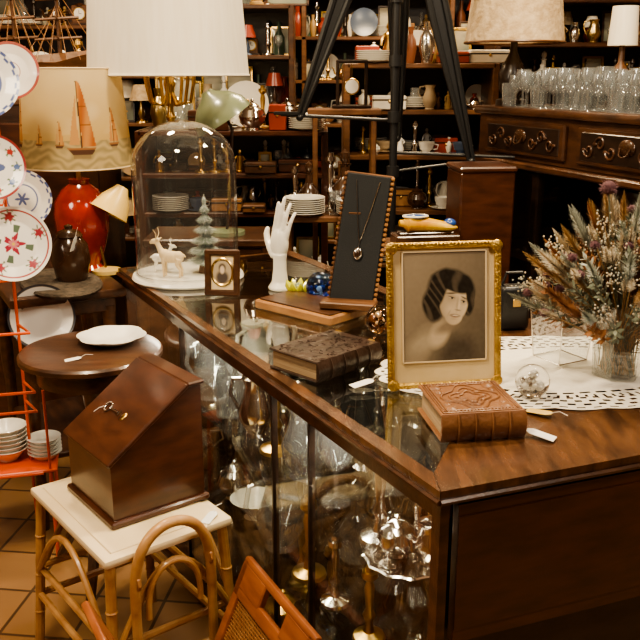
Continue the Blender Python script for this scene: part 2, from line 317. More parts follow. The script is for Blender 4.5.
def book(name,L_,W_,T_,cov,loc,rz,emboss=False):
    b=B(name); ct=.005
    b.box((0,0,T_-ct/2),(L_,W_,ct),cov,.002); b.box((0,0,ct/2),(L_,W_,ct),cov,.002)
    b.box((.002,0,T_/2),(L_-.012,W_-.010,T_-2*ct),PAP)
    n=8; pts=[(0,-W_/2-.008*math.sin(pi*i/n),T_*i/n) for i in range(n+1)]
    vs=[];fs=[]
    for x in (-L_/2,L_/2):
        for q in pts: vs.append((x,q[1],q[2]))
    for i in range(n): fs.append((i,i+1,n+2+i,n+1+i))
    fs.append(tuple(range(n+1))); fs.append(tuple(range(n+1,2*n+2)))
    b.add(vs,fs,cov)
    for i in range(4):
        x=-L_/2+L_*(i+1)/5; b.tube([(x,-W_/2-.001-.008*math.sin(pi*k/6),T_*k/6) for k in range(7)],.0022,cov,5)
    z=T_+.0004
    if emboss:
        for k in (.46,.40):
            q=[(-L_*k,-W_*k,z),(L_*k,-W_*k,z),(L_*k,W_*k,z),(-L_*k,W_*k,z)]
            b.tube([(q[i][0]+(q[(i+1)%4][0]-q[i][0])*j/4,q[i][1]+(q[(i+1)%4][1]-q[i][1])*j/4,z) for i in range(4) for j in range(4)],.0018,cov,5,closed=True)
        for rr in (.018,.032,.045):
            b.tube([(rr*math.cos(a*pi/20)*(1+.18*math.cos(a*pi/20*4)),rr*1.1*math.sin(a*pi/20)*(1+.18*math.cos(a*pi/20*4)),z) for a in range(40)],.0024,cov,5,closed=True)
        for i in range(8):
            a=i*pi/4; b.ell((.024*math.cos(a),.026*math.sin(a),z),(.007,.004,.003),cov,8,rings=4)
        for i in range(22):
            t=-.43+.86*i/21
            for sg in (-1,1): b.ell((t*L_,sg*W_*.43,z),(.0028,.0028,.002),cov,6,rings=4); b.ell((sg*L_*.43,t*W_,z),(.0028,.0028,.002),cov,6,rings=4)
        for sx in (-1,1):
            for sy in (-1,1):
                b.ell((sx*L_*.33,sy*W_*.33,z),(.012,.012,.0035),cov,10,rings=4); b.ell((sx*L_*.33,sy*W_*.2,z),(.006,.01,.0025),cov,10,rings=4)
    else:
        for k in range(90):
            x=R.uniform(-.45,.45)*L_; y=R.uniform(-.45,.45)*W_; a=R.uniform(0,6)
            b.tube([(x+.007*j*math.cos(a+j*.6)/2,y+.007*j*math.sin(a+j*.6)/2,z) for j in range(4)],.0012,cov,4)
        for y in (-.35,.35): b.box((L_/2-.002,y*W_,T_/2),(.006,.018,T_+.004),BRS,.002)
    return b.done(loc,rz=rz)
book('leather_book',.150,.150,.050,LEA,(.266,1.43,H+.001),math.radians(9),True)
book('leather_photo_album',.194,.142,.045,LED,(.010,1.752,H+.001),math.radians(45.4))
# doily
b=B('lace_doily'); SEG=288; NR=60; vs=[];fs=[]
for j in range(NR+1):
    r=j/NR
    for i in range(SEG):
        a=2*pi*i/SEG; s_=1+(.035*abs(math.sin(a*12)) if r>.5 else 0)*((r-.5)*2)
        vs.append((.385*r*s_*math.cos(a),.225*r*s_*math.sin(a),.0015+.0012*math.sin(a*7+r*9)))
for j in range(NR):
    for i in range(SEG):
        r=j/NR; hole=False
        if .62<r<.70 and j%5 not in (0,1) and (i%6) not in (0,1): hole=True
        elif .74<r<.97 and j%4 in (1,2) and (i+(j//4)*2)%4 in (1,2): hole=True
        elif .70<=r<.74 and i%3==0: hole=True
        if j>=NR-2: hole=False
        if hole: continue
        k=(i+1)%SEG; fs.append((j*SEG+i,j*SEG+k,(j+1)*SEG+k,(j+1)*SEG+i))
b.add(vs,fs,LACE); b.done((.51,1.722,H+.002),rz=.12)
def tag(x,y,z,rz,tilt=.12,name='price_tag',mat=TAG,s=1.25):
    b=B(name); b.prism([(-.02,-.009),(.014,-.009),(.02,-.004),(.02,.004),(.014,.009),(-.02,.009)],0,.0008,mat)
    b.tube([(.018,0,.001),(.03,.004,.004),(.045,-.002,.002)],.0006,TAG,4); o=b.done((x,y,z),rz=rz,ry=-tilt); o.scale=(s,s,s)
tag(.085,1.622,H+.006,.5); tag(.378,1.362,H+.008,2.6,.15); tag(.402,1.47,H+.006,-.7,.1,'price_label',YEL)
def paperweight(x,y,r,m,inner):
    b=B('glass_paperweight')
    b.ell((0,0,r*.97),r,m,32,rings=20)
    for k in range(14):
        a=R.uniform(0,6.28); q=R.uniform(0,.6)*r; b.ell((q*math.cos(a),q*math.sin(a),r*R.uniform(.5,1.2)),R.uniform(.08,.2)*r,R.choice(inner),8,rings=6)
    b.done((x,y,H+.003))
paperweight(.408,1.556,.033,RG,[WHT,SIL]); paperweight(.144,1.975,.036,RGA,[BRN,WHT,LEA]); paperweight(.002,2.29,.041,RGB_,[BLU,WHT,BLU])
b=B('leather_case'); b.box((0,0,.055),(.075,.05,.11),BLK,.012,seg=3); b.tube([(-.03,0,.11),(-.02,0,.14),(.02,0,.14),(.03,0,.11)],.004,BLK,6); b.box((0,-.026,.07),(.02,.004,.02),BRS,.002); b.done((.47,2.03,H+.001),rz=.2)
b=B('crystal_flower')
YG=mk('yellow_green_glass',(.65,.65,.06),.15,coat=.5)
for i in range(9):
    a=i*2*pi/9; c_,s_=math.cos(a),math.sin(a)
    b.tube([(0,0,.004),(.018*c_,.018*s_,.018),(.032*c_,.032*s_,.040),(.036*c_,.036*s_,.050)],[.004,.010,.008,.001],YG,6)
b.ell((0,0,.030),.015,GRN,10); b.done((-.060,2.33,H))
b=B('necklace_tray')
b.box((-.02,0,.012),(.27,.15,.024),WL,.004); b.box((-.02,0,.026),(.25,.13,.004),WD,.001)
b.done((-.01,2.175,H),rz=math.radians(-42))
b=B('necklace_display'); T=TR(0,0,0,rx=-.2,ry=.10)
b.box((0,0,.17),(.112,.008,.33),BLV,.002,T=T)
for i in range(26):
    for sx in (-1,1): b.box((sx*.0605,.002,.012+i*.0128),(.008,.012,.0085),WL if sx>0 else WM,.002,T=T)
b.box((0,.012,.17),(.124,.012,.34),WM,.003,T=T); b.box((0,-.02,.009),(.14,.06,.018),WM,.003); b.box((0,.150,.085),(.03,.006,.20),WM,T=TR(rx=.50))
b.tube([(x,y,z) for x,y,z in [(.030*s_,-.007,.165+.155*abs(s_)**1.15) for s_ in [(-1+2*i/30) for i in range(31)]]],.0012,SIL,5,T=T)
b.tube([(0,-.007,.165),(0,-.008,.15)],.0012,SIL,5,T=T)
b.ell((0,-.009,.135),(.012,.005,.016),SIL,14,T=T); b.ell((0,-.013,.135),(.007,.004,.010),BRN,10,T=T)
b.done((.078,2.135,H+.03),rz=math.radians(-14))
# porcelain hand
b=B('porcelain_hand')
b.lathe([(0,0),(.030,0),(.032,.006),(.022,.02),(.018,.05),(.0175,.075),(.020,.09)],WHT,sx=1,sy=.8,seg=20)
b.ell((0,0,.116),(.025,.015,.040),WHT,20,rings=12)
def fing(x0,z0,segs,dx,dy,r):
    p=Vector((x0,0,z0-.025)); pts=[p.copy()]; rs=[r*1.15]; d=Vector((dx,0,1)).normalized()
    p=p+d*.025; pts.append(p.copy()); rs.append(r*1.08)
    for i,l in enumerate(segs):
        d=(d+Vector((0,dy*(.5+i*.5),0))).normalized(); p=p+d*l*.5; pts.append(p.copy()); rs.append(r*(.92-.07*i)); p=p+d*l*.5; pts.append(p.copy()); rs.append(r*(.98-.12*i))
    pts.append(p+d*r*.5); rs.append(r*.4)
    b.tube(pts,rs,WHT,12)
fing(-.018,.148,[.022,.015,.012],-.26,-.34,.0056)
fing(-.006,.153,[.028,.019,.015],-.22,-.18,.0062)
fing(.006,.154,[.034,.022,.017],-.20,-.05,.0064)
fing(.017,.149,[.030,.020,.016],-.17,-.02,.0062)
b.tube([(.014,0,.082),(.028,-.006,.100),(.040,-.012,.118),(.045,-.016,.134),(.043,-.018,.146),(.041,-.018,.151)],[.011,.0105,.0085,.0078,.0064,.003],WHT,12)
o=b.done((-.116,2.43,H),rz=math.radians(155),remesh=.0021); o.scale=(1.15,1.15,1.18)
b=B('small_photo_frame'); fr(b,.10,.132,.018,.014,WD)
b.box((0,.003,.066),(.07,.004,.10),CRM)
b.lathe([(.027,0),(.030,.002),(.033,0),(.030,-.002),(.027,0)],BRS,seg=28,T=TR(0,-.002,.068,rx=pi/2)@Matrix.Diagonal((1,1.25,1,1)))
def mini(u,v):
    c=(.45,.36,.24); c=lin(c,(.08,.06,.05),msk(u,v,.5,.25,.35,.3)); c=lin(c,(.06,.04,.03),msk(u,v,.5,.68,.2,.2)); return lin(c,(.7,.55,.4),msk(u,v,.5,.6,.13,.18))
b.grid(lambda u,v:((u-.5)*.05,-.001,.068+(v-.5)*.062),24,30,VC,mini)
b.box((0,.05,.055),(.03,.003,.11),WK,T=TR(rx=.35)); b.done((-.275,2.35,H+.001),rz=math.radians(-6),rx=-.12)
# glass dome
b=B('glass_dome'); r=.155; hh=.34
pr=[(r,0.02),(r,hh)]+[(r*math.cos(i*pi/28),hh+r*.85*math.sin(i*pi/28)) for i in range(1,14)]+[(.008,hh+r*.86),(.014,hh+r*.9),(.017,hh+r*.97),(.010,hh+r*1.04),(0,hh+r*1.05)]
b.lathe(pr,GD,seg=64)
b.lathe([(r+.004,.018),(r+.004,.024),(r-.002,.024)],GC,seg=64)
b.lathe([(0,0),(r+.010,0),(r+.016,.006),(r+.012,.014),(0,.014)],WHT,seg=64)
b.done((-.405,2.585,H+.001))
SNOW=mk('snow_flock',(.9,.89,.87),.9,bump=.8,bscale=120); TREE=mk('frosted_fir',(.42,.48,.43),.9,c2=(.17,.25,.20),scale=40)
b=B('bottle_brush_tree'); b.tube([(0,0,0),(0,0,.235)],.003,WM,6); b.lathe([(0,0),(.024,0),(.02,.024),(0,.024)],WM,seg=12)
for k in range(7000):
    z=.03+.21*(k/7000); rr=.080*(1-(z-.03)/.22)*(.76+.24*math.sin(z*200)); a=k*2.4; q=rr*R.uniform(.7,1); c,s_=math.cos(a),math.sin(a)
    b.add([(-s_*.0020,c*.0020,z),(s_*.0020,-c*.0020,z),(c*q,s_*q,z-.004)],[(0,1,2)],R.choice([TREE,TREE,SNOW]))
b.done((-.350,2.59,H+.016),norm=False)
def deer(x,y,z,s,rz,m,name='deer_figurine'):
    b=B(name)
    b.ell((0,0,.055),(.032,.014,.017),m); b.ell((.018,0,.058),(.016,.014,.018),m); b.ell((-.02,0,.056),(.016,.013,.016),m)
    b.tube([(.024,0,.06),(.034,0,.078),(.040,0,.092)],[.012,.008,.007],m)
    b.ell((.046,0,.096),(.013,.007,.008),m); b.tube([(.05,0,.095),(.062,0,.091)],[.006,.0035],m)
    for sy in (-1,1):
        b.tube([(.02,sy*.008,.052),(.022,sy*.008,.028),(.021,sy*.008,.0)],[.007,.004,.0032],m)
        b.tube([(-.024,sy*.008,.052),(-.018,sy*.008,.036),(-.027,sy*.008,.02),(-.025,sy*.008,.0)],[.009,.006,.0036,.0034],m)
        b.tube([(.038,sy*.005,.100),(.032,sy*.014,.106)],[.004,.0015],m,6)
        b.tube([(.042,sy*.003,.10),(.038,sy*.010,.118),(.044,sy*.016,.132)],[.0022,.0018,.0014],m,6)
    b.tube([(-.034,0,.062),(-.042,0,.056)],[.004,.002],m,6)
    o=b.done((x,y,z),rz=rz,remesh=.0016); o.scale=(s,s,s)
deer(-.445,2.53,H+.0155,1.1,2.9,CRM); deer(-.49,2.60,H+.0155,.8,.3,WHT)
# bouquet
b=B('dried_flower_bouquet'); cx,cy=.61,1.675
b.lathe([(0,0),(.045,0),(.05,.004),(.058,.14),(.062,.155),(.059,.155),(.054,.14),(.046,.008),(0,.008)],GV,seg=6)
STR=mk('dried_straw',(.50,.34,.16),.9,c2=(.34,.20,.08),scale=30); TAN=mk('dried_rust',(.36,.17,.07),.9,c2=(.22,.09,.035),scale=30)
SAG=mk('dried_sage',(.25,.27,.20),.9,c2=(.11,.13,.09),scale=30); IVO=mk('dried_ivory',(.72,.65,.52),.9,c2=(.55,.46,.33),scale=30); PUR=mk('thistle_purple',(.15,.07,.08),.9)
GRY=mk('frosted_grey_green',(.55,.56,.50),.9,c2=(.30,.33,.28),scale=40)
def plume(b,p,d,l,w,m,n=110):
    d=d.normalized(); u=d.orthogonal().normalized(); q=d.cross(u)
    for k in range(n):
        t=k/n; a=k*2.4; e=u*math.cos(a)+q*math.sin(a); rr=w*math.sin(pi*min(1,.15+t*.85))*R.uniform(.6,1.1)
        s0=p+d*l*t; tip=s0+e*rr+d*(l*.16); sd=e.cross(d)*.0012
        b.add([s0-sd,s0+sd,tip],[(0,1,2)],m)
def leafy(b,p,d,l,m,lw=.009,ll=.028):
    d=d.normalized(); u=d.orthogonal().normalized(); q=d.cross(u)
    b.tube([p,p+d*l],.001,m,4)
    for k in range(18):
        a=k*2.4; e=(u*math.cos(a)+q*math.sin(a)); s0=p+d*l*k/18; dr=(e+d*.8).normalized(); sd=dr.cross(d).normalized()*lw*.5
        b.add([s0,s0+dr*ll*.5+sd,s0+dr*ll,s0+dr*ll*.5-sd],[(0,1,2,3)],m)
def thistle(tp,rr=.010):
    b.ell(tp,rr,PUR,10,rings=6)
    for k in range(90):
        e_=Vector((R.gauss(0,1),R.gauss(0,1),R.gauss(0,1))).normalized(); o_=e_.orthogonal()*.0009; b.add([tp+e_*rr*.9-o_,tp+e_*rr*.9+o_,tp+e_*rr*1.5],[(0,1,2)],PUR)
for k in range(290):
    a=R.uniform(0,2*pi); sp=R.uniform(.1,1.0)**.8; l=R.uniform(.17,.33)
    tp=Vector((math.cos(a)*sp*.205,math.sin(a)*sp*.14,l*(1.08-.5*sp)+.03)); p0=Vector((R.uniform(-.03,.03),R.uniform(-.03,.03),.01)); md=Vector((tp.x*.22,tp.y*.22,tp.z*.55))
    b.tube([p0,md,tp],.0010,R.choice([STR,SAG]),4); d=(tp-md)
    ty=R.random()
    if ty<.14: plume(b,tp-d*.15,d,.055,.011,R.choice([STR,TAN,IVO]),140)
    elif ty<.32: plume(b,tp-d*.15,d,.038,.012,IVO,130)
    elif ty<.50: leafy(b,md.lerp(tp,.3),d,.10,R.choice([SAG,SAG,GRY,SAG]),.008,.022)
    elif ty<.66: plume(b,tp-d*.3,d,.09,.016,R.choice([GRY,GRY,STR]),260)
    elif ty<.74: plume(b,tp-d*.3,d,.085,.020,R.choice([IVO,TAN]),260)
    elif ty<.86:
        for i in range(45):
            e_=Vector((R.gauss(0,1),R.gauss(0,1),R.gauss(0,1))).normalized()*R.uniform(.006,.034); b.ell(tp+e_,.0022,R.choice([IVO,GRY,IVO]),5,rings=3)
    elif ty<.93: thistle(tp,.008)
    else: leafy(b,md.lerp(tp,.3),d,.09,TAN,.010,.024)
for tp in (Vector((-.05,0,.385)),Vector((.07,.02,.35))):
    b.tube([(0,0,.02),tp*.5,tp],.0015,SAG,4); thistle(tp,.014)
b.done((cx,cy,H+.005),norm=False)
b=B('glass_planter')
q=[(-.04,-.04),(.04,-.04),(.04,.04),(-.04,.04)]; q2=[(x*1.25,y*1.25) for x,y in q]
for i in range(4):
    j=(i+1)%4; b.add([(*q[i],0),(*q[j],0),(*q2[j],.13),(*q2[i],.13)],[(0,1,2,3)],GC); b.tube([(*q[i],0),(*q2[i],.13)],.0013,SIL,5); b.tube([(*q[i],0),(*q[j],0)],.0013,SIL,5); b.tube([(*q2[i],.13),(*q2[j],.13)],.0013,SIL,5)
b.done((.525,1.79,H+.005),rz=.5)
# ---------------------------------------------------------------- stool, box
U=(.787,.617); Wv=(-.625,.78); rzU=math.atan2(U[1],U[0]); FS=(-.454,1.602)
b=B('rattan_stool')
sx,sy,zs=.32,.44,.45
b.box((sx/2,sy/2,zs),(sx,sy,.022),CRM,.008,seg=2)
b.box((sx/2,sy/2,zs+.012),(sx-.05,sy-.05,.004),CRM,.002)
def bamboo(b,p,q,r,m=RAT,n=4):
    p=Vector(p);q=Vector(q); b.tube([p,q],r,m,10)
    for i in range(1,n): b.ell(p.lerp(q,i/n),(r*1.18,r*1.18,r*.7),m,10,rings=4)
for x in (.02,sx-.02):
    for y in (.02,sy-.02):
        ox=-.03 if x<.1 else .02; oy=-.03 if y<.1 else .03
        bamboo(b,(x,y,zs-.01),(x+ox,y+oy,0),.012)
for z in (.16,.24):
    e=.014 if z>.2 else .020
    c=[(.02-e,.02-e),(sx-.02+e,.02-e),(sx-.02+e,sy-.02+e),(.02-e,sy-.02+e)]
    for i in range(4): b.tube([(*c[i],z),(*c[(i+1)%4],z)],.009,RAT,8)
for (p,q) in (((.02,.0),(sx-.02,.0)),((.02,sy),(sx-.02,sy)),((0,.02),(0,sy-.02)),((sx,.02),(sx,sy-.02))):
    p=Vector((*p,0));q=Vector((*q,0)); b.tube([p.lerp(q,i/12)+Vector((0,0,.24+.17*math.sin(pi*i/12))) for i in range(13)],.008,RAT,8)
b.tube([(.055+.19*(.5-.5*math.cos(pi*i/24)) , -.02,.33+.185*math.sin(pi*i/24)**.6) for i in range(25)],.012,RAT,12)
b.tube([(.085+.13*(.5-.5*math.cos(pi*i/24)) , -.02,.30+.12*math.sin(pi*i/24)**.7) for i in range(25)],.007,RAT,10)
for x in (.055,.245): b.tube([(x-.0,-.020,.34),(x,-.02,.05),(x,-.02,.0)],.011,RAT,10)
for x in (.06,.24): b.tube([(x,-.02+.015*math.cos(a*.8),.40+.015*math.sin(a*.8)) for a in range(8)],.005,CANE,6,closed=True)
b.done((FS[0],FS[1],0),rz=rzU)
b=B('slant_top_wooden_box')
X,Y,hb,hf=.235,.24,.285,.14; prf=[(0,0),(X,0),(X,hb),(X-.03,hb),(0.0,hf)]
def pr_y(p,y0,y1,m):
    n=len(p); vs=[(x,y0,z) for x,z in p]+[(x,y1,z) for x,z in p]
    b.add(vs,[tuple(range(n)),tuple(range(n,2*n))[::-1]]+[(i,(i+1)%n,n+(i+1)%n,n+i) for i in range(n)],m)
pr_y([(x,z+.012) for x,z in prf],0,Y,WR)
b.box((X/2,Y/2,.008),(X+.02,Y+.02,.016),WR,.004)
ang=math.atan2(hb-hf,X-.03); ln=math.hypot(hb-hf,X-.03)
TT=Matrix.Translation((0,Y/2,hf+.012))@Euler((0,-ang,0)).to_matrix().to_4x4()
b.box((ln/2-.004,0,.005),(ln+.004,Y+.012,.012),WR,.003,T=TT)
b.box((X-.014,Y/2,hb+.015),(.044,Y+.014,.010),WR,.003)
b.tube([(ln*.42,.035,.013),(ln*.42,-.015,.022)],.0028,SIL,8,T=TT)
b.tube([(ln*.42+.012*math.cos(a*pi/6),.047+.012*math.sin(a*pi/6),.014) for a in range(12)],.0026,SIL,6,closed=True,T=TT)
b.box((ln*.42,-.022,.02),(.014,.008,.003),SIL,T=TT); b.ell((ln*.42,-.03,.011),(.012,.008,.003),BRS,12,T=TT)
b.tube([(ln*.42,.058,.014),(ln*.36,.075,.013),(ln*.30,.08,.013)],.0008,TAG,4,T=TT)
b.done((-.464,1.74,.4645),rz=rzU)
tag(-.255,1.79,.4650,1.2)
# ---------------------------------------------------------------- magazine rack
b=B('cane_magazine_rack')
rl=.34; rh=.36
def panel(T):
    t=.028
    b.box((rl/2,0,rh-.0075),(rl,.018,.02),CHR,.006,T=T,seg=2); b.box((rl/2,0,rh-.075),(rl,.018,.03),CHR,.005,T=T,seg=2)
    b.box((.06,0,rh-.04),(.12,.018,.06),CHR,.003,T=T); b.box((rl-.06,0,rh-.04),(.12,.018,.06),CHR,.003,T=T)
    b.box((t/2,0,rh/2),(t,.018,rh),CHR,.006,T=T,seg=2); b.box((rl-t/2,0,rh/2),(t,.018,rh),CHR,.006,T=T,seg=2); b.box((rl/2,0,.03),(rl,.018,.035),CHR,.005,T=T)
    x=t
    while x<rl-t: b.tube([(x,-.001,.04),(x,-.001,rh-.09)],.0015,CANE,4,T=T); x+=.0075
    z=.045
    while z<rh-.09: b.tube([(t,.001,z),(rl-t,.001,z)],.0015,CANE,4,T=T); z+=.0075
    for k in range(-40,60):
        x0=t+k*.0106
        a0=max(0,(t-x0)/.23); a1=min(1,(rl-t-x0)/.23)
        if a1>a0: b.tube([(x0+.23*a0,0,.04+.23*a0),(x0+.23*a1,0,.04+.23*a1)],.0011,CANE,4,T=T)
tl=.42
panel(TR(0,.04,.07,rx=-tl)); panel(TR(0,-.04,.07,rx=tl))
b.box((rl/2,0,.085),(rl-.02,.10,.014),CHR,.003)
for x in (.02,rl-.02):
    b.box((x,.0,.05),(.024,.26,.022),CHR,.004); b.box((x,.12,.02),(.024,.03,.04),CHR,.004); b.box((x,-.12,.02),(.024,.03,.04),CHR,.004)
b.done((-.165,1.345,0),rz=math.atan2(A[1],A[0]))
# ---------------------------------------------------------------- left tables
b=B('round_side_table')
b.lathe([(0,.0),(.185,.0),(.196,.006),(.196,.018),(.19,.024),(.17,.026),(0,.024)],WD,at=(0,0,.696),seg=48)
b.lathe([(.14,.64),(.15,.64),(.15,.70),(.14,.70)],WD,seg=32)
b.lathe([(0,.12),(.035,.12),(.04,.2),(.02,.26),(.03,.34),(.045,.42),(.02,.5),(.03,.56),(.05,.69),(0,.69)],WD,seg=20)
for i in range(3):
    a=i*2*pi/3+.5; b.tube([(.02*math.cos(a),.02*math.sin(a),.2),(.1*math.cos(a),.1*math.sin(a),.17),(.17*math.cos(a),.17*math.sin(a),.06),(.2*math.cos(a),.2*math.sin(a),.015)],[.02,.018,.014,.014],WD,8)
b.done((-.635,2.27,0))
b=B('scalloped_dish'); b.lathe([(0,0),(.05,0),(.085,.018),(.09,.022),(.085,.022),(.05,.006),(0,.005)],WHT,seg=48,rf=lambda a,j:1+(.09*abs(math.cos(a*3)) if j in(2,3,4) else 0)); b.done((-.59,2.33,.722)); tag(-.66,2.17,.7225,.3)
b=B('side_table'); hw,hl=.18,.30
b.box((0,0,.785),(hl*2,hw*2,.03),WD,.008,seg=2); b.box((0,0,.745),(hl*2-.06,hw*2-.06,.05),WD,.004)
for x in (-hl+.05,hl-.05):
    for y in (-hw+.05,hw-.05): b.lathe([(0,0),(.014,0),(.02,.1),(.014,.3),(.024,.5),(.018,.6),(.024,.74),(0,.74)],WD,at=(x,y,0),seg=12)
b.box((0,0,.25),(hl*2-.1,hw*2-.1,.02),WD,.004)
b.done((-.915,2.84,0),rz=math.atan2(A[1],A[0]))
b=B('woven_mat'); b.lathe([(0,0),(.15,0),(.155,.006),(.15,.012),(0,.014)],FUR,sx=1.35,sy=.8,seg=40); b.done((-.835,2.70,.801),rz=2.06)
b=B('table_lamp')
b.lathe([(0,0),(.060,0),(.062,.01),(.052,.025),(.072,.08),(.088,.14),(.092,.19),(.085,.24),(.060,.28),(.034,.30),(.036,.315),(0,.315)],RED,seg=32)
b.tube([(0,0,.30),(0,0,.42)],.008,BRS,8)
for i in range(3): a=i*2*pi/3; b.tube([(0,0,.40),(.17*math.cos(a),.17*math.sin(a),.40)],.002,BRS,5)
def sea(a,t,r):
    u=math.atan2(math.cos(a),-math.sin(a))
    sky=lin((.60,.42,.16),(.80,.64,.35),min(1,max(0,(t-.25)*1.3))); c=sky
    if t<.30: c=lin((.36,.29,.14),(.56,.44,.22),.5+.5*math.sin(t*70+3*math.sin(u*6)+noise.noise(Vector((u*5,t*9,0)))*5))
    c=lin(c,(.85,.74,.50),max(0,noise.noise(Vector((u*2.5,t*5,3))))*.5 if t>.35 else 0)
    def sail(u0,t0,w,h,col,col2):
        nonlocal c
        y=(t-t0)/h; x=(u-u0)/w+.10*(y-.3)
        if 0<y<1:
            bil=.80*(1-y)**.5*(1-.10*y)+.06
            if .04<=x<bil and y>.03: c=lin(col,(.72,.40,.13),max(0,min(1,.5+.5*math.sin(x*7-y*5)))*.6)
            if .04<=x<bil and (abs(y-.35)<.012 or abs(y-.62)<.012): c=(.25,.08,.02)
            if y<.82 and -.70*(1-y/.82)**.8-.04<x<=-.05-.12*math.sin(pi*min(1,y/.82)) and y>.05: c=col2
            if -.035<x<.035: c=(.10,.05,.03)
        if -.10<y<=0 and abs(x)<.85+y*3: c=(.10,.045,.025) if y<-.03 else (.35,.16,.06)
        if -.16<y<=-.10 and abs(x)<.5: c=lin(c,(.2,.12,.06),.5)
    sail(.36,.22,.30,.66,(.45,.13,.03),(.62,.34,.12)); sail(-.02,.25,.10,.24,(.5,.24,.08),(.6,.36,.15)); sail(-.42,.26,.09,.20,(.5,.28,.12),(.6,.35,.14)); sail(1.0,.26,.14,.36,(.5,.2,.06),(.6,.3,.1)); sail(-1.1,.26,.2,.5,(.5,.2,.06),(.6,.3,.1)); sail(2.6,.26,.25,.5,(.5,.2,.06),(.6,.3,.1))
    return c
b.lathe([(.183-.026*i/100,.36+.31*i/100) for i in range(101)],VS,seg=420,colf=sea)
for z,r in ((.36,.184),(.67,.158)): b.tube([(r*math.cos(i*pi/24),r*math.sin(i*pi/24),z) for i in range(48)],.003,CRM,5,closed=True)
b.done((-.808,2.90,.801))
b=B('lidded_jar'); b.lathe([(0,0),(.045,0),(.05,.01),(.062,.065),(.056,.115),(.040,.138),(.044,.144),(.034,.158),(.012,.167),(.014,.176),(0,.182)],BRN,seg=28); b.done((-.80,2.71,.814)); tag(-.765,2.636,.945,-.2,1.2)
b=B('desk_lamp')
b.lathe([(0,0),(.05,0),(.05,.012),(.01,.018),(0,.018)],YEL,seg=24); b.tube([(0,0,.015),(-.02,0,.12),(-.01,0,.22),(.03,0,.27)],.005,BRS,8)
T=TR(.045,-.01,.24,rx=-.3,ry=.5); b.lathe([(0,.06),(.02,.06),(.028,.045),(.05,.01),(.066,-.04),(.063,-.04),(.047,.01),(.02,.045),(0,.05)],YEL,seg=28,T=T); b.ell((0,0,-.01),.025,WHT,12,T=T)
b.done((-.73,2.87,.801))
def platecol(kind):
    def f(a,t,r):
        c=(.86,.84,.79)
        if kind=='rim':
            if r>.084: c=(.10,.14,.34) if math.sin(a*16)*math.cos(r*400)>.0 else c
            if r<.03 and math.cos(a*6)*.008+.016>r: c=(.12,.16,.36)
            if .045<r<.05: c=(.14,.18,.38)
        elif kind=='flower':
            if .086<r<.090: c=(.40,.06,.06)
            for k in range(5):
                aa=k*2*pi/5+.4; dx=r*math.cos(a)-.072*math.cos(aa); dy=r*math.sin(a)-.072*math.sin(aa); dd=math.hypot(dx,dy)
                if dd<.011*(1+.25*math.cos(5*math.atan2(dy,dx))): c=(.36,.05,.07)
                elif dd<.02 and math.sin(8*math.atan2(dy,dx))>.6: c=(.20,.24,.16)
            if .020+.008*math.cos(a*5)+.004*math.cos(a*11)>r: c=(.36,.04,.07)
            if .012+.003*math.cos(a*7+1)>r: c=(.60,.22,.25)
            if r<.004: c=(.7,.5,.1)
            if .032<r<.052 and math.cos(a*4+1)>.75: c=(.12,.17,.12)
        elif kind=='garland':
            if r>.090: c=(.30,.05,.05)
            for k in range(9):
                aa=k*2*pi/9; dx=r*math.cos(a)-.070*math.cos(aa); dy=r*math.sin(a)-.070*math.sin(aa); dd=math.hypot(dx,dy)
                if dd<.009: c=(.45,.06,.05) if k%2 else (.10,.16,.36)
                elif dd<.016 and math.sin(5*math.atan2(dy,dx)+k)>.5: c=(.14,.22,.12)
            dx=r*math.cos(a)-.006; dy=r*math.sin(a)
            if math.hypot(dx,dy)<.024*(1+.25*math.cos(4*math.atan2(dy,dx))): c=(.12,.16,.34)
            if math.hypot(dx,dy)<.011: c=(.62,.16,.08)
        elif kind=='band':
            if r>.088: c=(.4,.1,.08)
            if .03<r<.034: c=(.35,.15,.12)
        else:
            if r>.09: c=(.06,.06,.07)
        return c
    return f
def plate(b,T,kind,R0=.098):
    k=R0/.098
    pr=[(0,.0)]+[(.06*k*i/24,0) for i in range(1,25)]+[(.06*k+.038*k*i/18,.014*i/18) for i in range(1,19)]
    f=platecol(kind); b.lathe(pr,VP,seg=140,T=T,colf=lambda a,t,r:f(a,t,r/k)); b.lathe([(0,-.003),(.06*k,-.003),(.098*k,.012),(.098*k,.014)],WHT,seg=40,T=T)
b=B('plate_rack')
for x in (-.10,.06):
    b.tube([(x,.03,0),(x,.03,1.62)],.0045,ORG,8)
b.tube([(-.10,.03,1.62),(-.07,.03,1.68),(-.02,.03,1.70),(.03,.03,1.68),(.06,.03,1.62)],.0045,ORG,8)
for z in (.90,1.115,1.34,1.6):
    b.tube([(-.10,.03,z),(-.10,-.05,z-.01),(.06,-.05,z-.01),(.06,.03,z)],.003,ORG,6)
for z in (.30,.50,.56,.74): b.tube([(-.10,.03,z),(-.12,-.07,z),(.10,-.07,z),(.06,.03,z)],.0045,ORG,6)
b.box((0,.05,.30),(.28,.22,.010),ORG,.003)
for x in (-.12,.12): b.tube([(x,-.05,.3),(x,-.06,.0)],.006,ORG,8); b.tube([(x,.15,.3),(x,.16,.0)],.006,ORG,8); b.tube([(x,-.05,.3),(x,-.06,.56)],.004,ORG,8)
Tt=lambda x,y,z,k=pi/2-.2:TR(x,y,z,rx=k)
plate(b,Tt(.035,-.02,1.43),'rim'); plate(b,Tt(.04,-.02,1.205),'garland',.090); plate(b,Tt(.075,-.02,.99),'flower',.105)
plate(b,Tt(.10,.10,1.46),'band',.08); plate(b,Tt(.10,.10,1.10),'rim',.085)
b.done((-.945,2.40,0),rz=.25)
b=B('rimmed_plate'); plate(b,TR(rx=pi/2-.3),'dark',.10); b.done((-.855,2.545,.735),rz=.3)
b=B('stacked_bowls')
